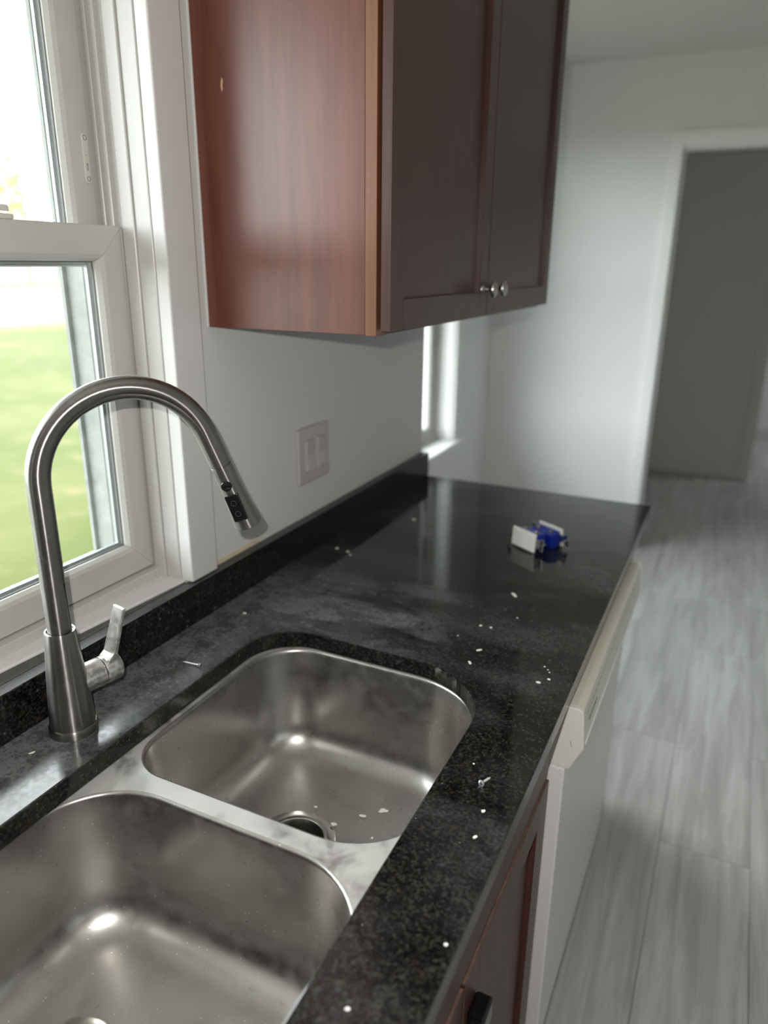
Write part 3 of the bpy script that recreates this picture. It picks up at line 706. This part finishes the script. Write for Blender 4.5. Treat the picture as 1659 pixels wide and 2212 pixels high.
R_ = 0.1105; zc = 1.2535
path = [sp(0, 1.052 + (zc - 1.052) * k / 6) for k in range(6)]
end_a = 22
for k in range(0, 33):
    a = math.radians(180 - (180 - end_a) * k / 32); path.append(sp(R_ + R_ * math.cos(a), zc + R_ * math.sin(a)))
tdir = (sp(R_ + R_ * math.cos(math.radians(end_a - 1)), zc + R_ * math.sin(math.radians(end_a - 1))) - path[-1]).normalized()
e0 = path[-1]; path += [e0 + tdir * 0.012, e0 + tdir * 0.030, e0 + tdir * 0.0488]
b = MB(); b.tube(path, 0.0148, 32, True); b.build('spout', 'nickel', fc)
h0 = e0 + tdir * 0.0500
sh = MB(); sh.lathe(h0, tdir, [(0.0135, -0.0011), (0.0138, -0.0004), (0.0146, 0.0), (0.0148, 0.004), (0.0150, 0.030), (0.0160, 0.052), (0.0182, 0.076), (0.0200, 0.092), (0.0202, 0.097), (0.0190, 0.0985), (0.0175, 0.0985)], 40, True, False)
sho = sh.build('spray_head', 'nickel', fc)
b = MB(); b.lathe(h0, tdir, [(0.0176, 0.0984), (0.0170, 0.0965), (0.0005, 0.0965)], 32); b.build('spray_face', 'black', sho)
# button and rocker on the side that faces the viewer
side = (CAM - h0); side = (side - tdir * side.dot(tdir)).normalized(); side = (Matrix.Rotation(math.radians(22), 3, tdir) @ side).normalized()
lat = tdir.cross(side).normalized()
c0 = h0 + tdir * 0.027 + side * 0.0140
b = MB(); b.lathe(c0, side, [(0.0076, -0.003), (0.0076, 0.0018), (0.0070, 0.0031), (0.0046, 0.0041), (0.0005, 0.0045)], 28, True, True); b.build('button', 'black', sho)
c1 = h0 + tdir * 0.062 + side * 0.0155
tilt = (tdir + side * 0.085).normalized(); nrm = (side - tilt * side.dot(tilt)).normalized()
rk = MB()
def rbox(mb, c, a, bb_, n, ha, hb, n0, n1):
    P = [c + a * (sa * ha) + bb_ * (sb_ * hb) + n * h for h in (n0, n1) for sa, sb_ in ((-1, -1), (1, -1), (1, 1), (-1, 1))]
    mb.add(P, [(3, 2, 1, 0), (4, 5, 6, 7), (0, 1, 5, 4), (1, 2, 6, 5), (2, 3, 7, 6), (3, 0, 4, 7)])
rbox(rk, c1, tilt, lat, nrm, 0.0205, 0.0098, -0.006, 0.0030)
rko = rk.build('rocker', 'black', sho, bevel=0.0012)
mkr = MB()
for k in (-0.008, 0.009): mkr.lathe(c1 + tilt * k + nrm * 0.0030, nrm, [(0.0042, 0), (0.0042, 0.0003), (0.0036, 0.0003), (0.0036, 0)], 20)
mkr.build('rocker_mark', plain('rocker_mark', (0.05, 0.05, 0.055), 0.3), rko)
# handle
HD = Vector((0.22, 0.976, 0)).normalized(); hc = Vector((FX, FY, 0.980))
b = MB(); b.lathe(hc, HD, [(0.0195, 0.012), (0.0198, 0.046), (0.0192, 0.0475), (0.0180, 0.0478)], 40); b.build('valve_hub', 'nickel_dusty', fc)
hn = MB(); hn.lathe(hc, HD, [(0.0180, 0.0487), (0.0193, 0.0490), (0.0198, 0.0505), (0.0198, 0.068), (0.0190, 0.0715), (0.0165, 0.0740), (0.0005, 0.0748)], 40)
hno = hn.build('handle', 'nickel_dusty', fc)
lv = MB()
hside = Vector((HD.y, -HD.x, 0))
def lpt(s, a, u, zz): return hc + HD * s + hside * a + Vector((0, 0, zz))
# flat paddle rising from the outer half of the hub, leaning outwards
P0 = hc + HD * 0.060 + Vector((0, 0, 0.010)); P1 = hc + HD * 0.061 + hside * 0.009 + Vector((0, 0, 0.028)); P2 = hc + HD * 0.071 + hside * 0.027 + Vector((0, 0, 0.097))
def sect(P, w, th, ax): return [P + ax * (sx * w) + HD * (sy * th) for sx, sy in ((-1, -1), (1, -1), (1, 1), (-1, 1))]
axn = hside
lv.loops([sect(P0, 0.0135, 0.010, axn), sect(P0.lerp(P1, 0.55), 0.0130, 0.0075, axn), sect(P1, 0.0125, 0.0032, axn), sect(P2, 0.0118, 0.0022, axn)], True, True, True, False)
lv.build('lever', 'nickel_dusty', hno, bevel=0.001)

# ================================================================== SMALL THINGS
# switch plate on the wall
sw = empty('switch_plate', (WX, 1.24, 1.12), 'pinkish-white double rocker switch plate on the wall under the cabinet', 'switch plate')
PL = MB().box(WX, WX + 0.0085, 1.176, 1.304, 1.0605, 1.1815); PL.build('cover_plate', 'plate', sw, bevel=0.003)
for yc_ in (1.217, 1.263):
    r = MB(); r.prism([(WX + 0.006, yc_ - 0.0163, 1.088), (WX + 0.0150, yc_ - 0.0163, 1.088), (WX + 0.0125, yc_ - 0.0163, 1.121), (WX + 0.0150, yc_ - 0.0163, 1.154), (WX + 0.006, yc_ - 0.0163, 1.154)], (0, 0.0326, 0), 0)
    r.build('rocker', 'plate', sw, bevel=0.001, seg=1)
for yc_ in (1.217, 1.263):
    for zz in (1.072, 1.170):
        MB().lathe((WX + 0.0084, yc_, zz), (1, 0, 0), [(0.0032, 0), (0.003, 0.0008), (0.0005, 0.001)], 16, True, True).build('screw', 'plate', sw)

# two loose rocker switches on the worktop
def loose_switch(name, label):
    r = empty(name, (0, 0, 0), label, 'light switch', 'loose switches on the worktop')
    # local: x along device, y outwards from the wall side (face at -y), z up (33 mm tall, standing on its long edge)
    f = MB().box(-0.036, 0.036, -0.006, 0.0, 0.0, 0.043); f.build('face_frame', 'whiteplastic', r, bevel=0.0022, local=True)
    f = MB(); f.prism([(-0.033, -0.0075, 0.003), (0.0, -0.0105, 0.003), (0.033, -0.0075, 0.003), (0.033, -0.0055, 0.003), (-0.033, -0.0055, 0.003)], (0, 0, 0.037), 0); f.build('rocker', 'whiteplastic', r, bevel=0.001, seg=1, local=True)
    f = MB().box(-0.052, 0.052, 0.0002, 0.0018, 0.012, 0.031); f.box(-0.056, -0.046, 0.0002, 0.0018, 0.008, 0.035); f.box(0.046, 0.056, 0.0002, 0.0018, 0.008, 0.035); f.build('mounting_strap', 'zinc', r, bevel=0.0004, seg=1, local=True)
    f = MB().box(-0.032, 0.032, 0.002, 0.030, 0.004, 0.039); f.build('body', 'blue', r, bevel=0.002, local=True)
    for sx in (-0.018, 0.018):
        f = MB(); f.lathe((sx, 0.016, 0.039), (0, 0, 1), [(0.0042, 0), (0.0042, 0.002), (0.003, 0.003), (0.0005, 0.003)], 14)
        f.build('terminal_screw', 'brass', r, local=True)
    for sx in (-0.049, 0.049):
        g = MB(); g.lathe((sx, -0.003, 0.0215), (0, 1, 0), [(0.0035, 0), (0.003, -0.002), (0.0005, -0.002)], 12); g.lathe((sx, -0.003, 0.0215), (0, 1, 0), [(0.0016, 0), (0.0016, 0.018), (0.0003, 0.020)], 10)
        g.build('strap_screw', 'zinc', r, local=True)
    return r
s1 = loose_switch('rocker_switch', 'loose rocker switch standing on edge, broad white face towards the sink')
s2 = copy_tree(s1); s2['label'] = 'loose rocker switch turned backwards, blue body towards the sink'
dirv = Vector((0.061, -0.038)); ang = math.atan2(dirv.y, dirv.x)
s1.location = (0.430, 1.415, ZT + 0.0005); s1.rotation_euler = (math.radians(-4), 0, ang)
s2.location = (0.4755, 1.478, ZT + 0.0005); s2.rotation_euler = (math.radians(-10), 0, ang + math.pi)

# screws
def screw(name, loc, direction, length, r, hr, label):
    d = Vector(direction).normalized()
    s = empty(name, loc, label, 'screw', 'screws on the worktop')
    m = MB(); m.lathe((0, 0, 0), d, [(0.0004, 0), (hr * 0.5, 0.0), (hr, 0.0006), (hr * 0.95, 0.0016), (r * 1.1, 0.0042), (r, 0.006)], 20); m.build('head', 'screwmetal', s, local=True)
    m = MB(); n_ = int(length / 0.0011); prof = []
    for k in range(n_):
        h = 0.006 + (length - 0.006) * k / n_; t = k / n_
        rr = r * (1 if t < 0.75 else 1 - (t - 0.75) * 3.2)
        prof.append((rr * (1.15 if k % 2 else 0.85), h))
    prof.append((0.0002, length)); m.lathe((0, 0, 0), d, prof, 12); m.build('shank', 'screwmetal', s, local=True)
    m = MB()
    a = d.cross(Vector((0, 0, 1))).normalized(); c = a.cross(d)
    for q in (a, c): rbox(m, -d * 0.00005, q, d.cross(q), d, hr * 0.55, hr * 0.12, -0.0002, 0.0003)
    m.build('recess', 'dark', s, local=True)
    return s
screw('short_screw', (0.5965, 0.6185, ZT + 0.0042), (0.30, 0.95, -0.13), 0.021, 0.0016, 0.0042, 'short bright screw on the worktop strip in front of the sink')
screw('long_screw', (0.1165, 0.6895, ZT + 0.0032), (-1.0, -0.02, -0.05), 0.036, 0.0016, 0.0032, 'thin grey screw lying behind the sink near the faucet handle')

# paint and plaster flakes
def flake(loc, size, rot, ln=1.0, thick=0.0006):
    n = 9; P = []
    for k in range(n):
        a = 2 * math.pi * k / n; q = size * random.uniform(0.6, 1.15)
        P.append((q * ln * math.cos(a), q * math.sin(a), 0))
    m = MB(); m.prism(P, (0, 0, thick), 0)
    o = m.build('paint_flake', 'flake'); o.location = (loc[0], loc[1], loc[2]); o.rotation_euler = (0, 0, rot)
    return o
LAB = 'tiny white paint speck on the black worktop'; GR = 'paint flakes on the worktop'
FL = [(0.463, 1.017, 0.0030, 1, 'left one of two round white flecks side by side on the worktop'), (0.481, 1.018, 0.0030, 1, 'right one of two round white flecks side by side on the worktop'),
      (0.488, 0.934, 0.0028, 2.0, 'curled white flake between the paired flecks and the sink corner'), (0.488, 0.889, 0.0026, 2.2, 'thin white flake closest to the far sink corner'),
      (0.480, 1.166, 0.0035, 3.0, 'long pale flake between the loose switches and the paired flecks'), (0.613, 0.579, 0.0026, 1, 'round white fleck just below the short screw'),
      (0.612, 0.896, 0.0030, 1, 'pale flake nearest the worktop edge by the dishwasher corner'), (0.600, 0.880, 0.0030, 1.3, 'grey-white flake just left of the one by the dishwasher corner'),
      (0.067, 0.873, 0.0040, 1.3, 'white flake by the upstand behind the far sink corner'), (0.061, 1.225, 0.0040, 1, 'leftmost of three blurred flecks by the upstand under the switch plate'),
      (0.092, 1.219, 0.0045, 1.2, 'middle of three blurred flecks by the upstand under the switch plate'), (0.105, 1.205, 0.0035, 1, 'rightmost of three blurred flecks by the upstand under the switch plate'),
      (0.638, 0.395, 0.0022, 1, 'white fleck on the worktop edge above the base cabinet knob'), (0.06, 0.425, 0.002, 2.2, 'thin white flake on the worktop left of the faucet base'),
      (0.135, 1.48, 0.005, 1.5, 'faint blurred flake near the far end of the upstand'), (0.618, 0.536, 0.0018, 1.8, 'pale sliver on the worktop below the round fleck by the screw'),
      (0.597, 0.930, 0.0016, 1, LAB), (0.608, 0.916, 0.0014, 1, LAB), (0.604, 0.923, 0.0012, 1, LAB), (0.512, 1.075, 0.0018, 1, LAB), (0.44, 0.965, 0.0014, 1, LAB), (0.575, 0.655, 0.0014, 1, LAB), (0.585, 0.30, 0.002, 1.2, LAB)]
for (x, y, s, ln, lab) in FL:
    tag(flake((x, y, ZT + 0.0003), s, random.uniform(0, 3), ln), lab, 'paint flake', GR)
GR2 = 'paint flakes in the far sink bowl'
ZF = ZD - 0.188
for (x, y, s, ln, lab) in ((0.366, 0.655, 0.0070, 2.4, 'largest torn cream paint flake right of the far bowl drain'), (0.388, 0.648, 0.0055, 1.8, 'cream paint flake at the divider right of the largest flake'),
                      (0.352, 0.664, 0.0045, 1.4, 'cream paint flake between the drain rim and the largest flake'), (0.345, 0.700, 0.0035, 1.5, 'small white flake above the far bowl drain'),
                      (0.375, 0.735, 0.004, 1.6, 'small bent white flake in the middle of the far bowl floor'), (0.40, 0.76, 0.005, 1.6, 'pale green-white flake farthest back on the far bowl floor'),
                      (0.30, 0.72, 0.0025, 1.3, 'tiny flake left of the others on the far bowl floor'), (0.41, 0.70, 0.0025, 1, 'tiny round flake rightmost on the far bowl floor')):
    tag(flake((x, y, ZF - 0.0014), s, random.uniform(-0.6, 0.8), ln), lab, 'paint flake', GR2)

# ================================================================== OUTDOORS
GZ = -0.45
lw = MB().box(-120, 60, -70, 140, GZ - 0.3, GZ).build('lawn', 'lawn'); tag(lw, 'green and tan autumn lawn outside the sink window', 'lawn', kind='structure')
rd = MB().box(-41.5, -20.8, -70, 140, GZ + 0.001, GZ + 0.03).build('road', 'road'); tag(rd, 'pale grey road across the lawn', 'road', kind='structure')
def house(loc, rz, wx, wy, h, mat, label):
    r = empty('house', loc, label, 'house', 'houses across the road'); r.rotation_euler = (0, 0, rz)
    MB().box(-wx / 2, wx / 2, -wy / 2, wy / 2, 0, h).build('walls', mat, r, local=True)
    m = MB(); m.prism([(-wx / 2 - 0.4, -wy / 2 - 0.4, h), (wx / 2 + 0.4, -wy / 2 - 0.4, h), (0, -wy / 2 - 0.4, h + wx * 0.28)], (0, wy + 0.8, 0), 0); m.build('roof', 'roof', r, local=True)
    for k in range(4):
        yy = -wy / 2 + wy * (k + 0.6) / 4.3
        for sx in (1, -1):
            if k == 2:
                w = MB().box(sx * wx / 2 - 0.03, sx * wx / 2 + 0.05, yy - 0.5, yy + 0.5, 0.05, 2.1).build('door', 'siding2', r, local=True)
            else:
                w = MB().box(sx * wx / 2 - 0.03, sx * wx / 2 + 0.04, yy - 0.6, yy + 0.6, 0.9, 2.1).build('window', 'trim', r, local=True)
                MB().box(sx * wx / 2 + sx * 0.03 - 0.02, sx * wx / 2 + sx * 0.03 + 0.02, yy - 0.5, yy + 0.5, 1.0, 2.0).build('pane', 'farglass', w, local=True)
    return r
house((-60, 49, GZ), 0.0, 9, 14, 2.9, 'siding', 'white house across the road seen low through the window')
house((-63, 70, GZ), 0.1, 9, 13, 2.9, 'siding2', 'pale green house across the road beside the white one')
def tree(loc, h, cr, mat, label, seed, n=1500):
    rs = random.Random(seed)
    r = empty('tree', loc, label, 'tree', 'trees across the road')
    tk = MB(); tk.tube([(0, 0, -0.2), (0.1, 0.05, h * 0.3), (0.0, 0.1, h * 0.62)], [0.22, 0.17, 0.08], 10)
    for k in range(7):
        a = k * 0.9 + rs.random(); z = h * (0.28 + 0.05 * k)
        tk.tube([(0.05, 0.05, z), (math.cos(a) * cr * 0.4, math.sin(a) * cr * 0.4, z + h * 0.15), (math.cos(a) * cr * 0.75, math.sin(a) * cr * 0.75, z + h * 0.22)], [0.08, 0.05, 0.02], 6)
    tk.build('trunk', 'bark', r, local=True)
    m = MB()
    for k in range(n):
        while True:
            p = Vector((rs.uniform(-1, 1), rs.uniform(-1, 1), rs.uniform(-1, 1)))
            if 0.15 < p.length < 1: break
        p = p * (0.75 + 0.25 * rs.random())
        c = Vector((p.x * cr, p.y * cr, h * 0.66 + p.z * h * 0.36))
        a = Vector((rs.gauss(0, 1), rs.gauss(0, 1), rs.gauss(0, 1))).normalized(); b_ = a.orthogonal().normalized(); s = rs.uniform(0.12, 0.28)
        nn = a.cross(b_) * (s * 0.18)
        m.add([c - a * s, c + b_ * s * 0.5 + nn, c + a * s, c - b_ * s * 0.5 + nn], [(0, 1, 2), (0, 2, 3)])
    o = m.build('foliage', mat, r, local=True, recalc=False); o['kind'] = 'stuff'
    return r
tree((-43.2, 36.6, GZ), 10.8, 3.0, 'leafy', 'yellow-green autumn tree seen through the upper sash', 3, 1100)
tree((-51, 40.0, GZ), 9.5, 3.4, 'leafg', 'pale green tree left of the yellow one across the road', 5, 1200)
tree((-50, 50, GZ), 6.5, 2.8, 'leafg', 'low pale green tree in front of the white house', 9, 1200)
tree((-45, 62, GZ), 8.5, 3.6, 'leafy', 'broad yellow-green tree farther along the road', 12, 1400)
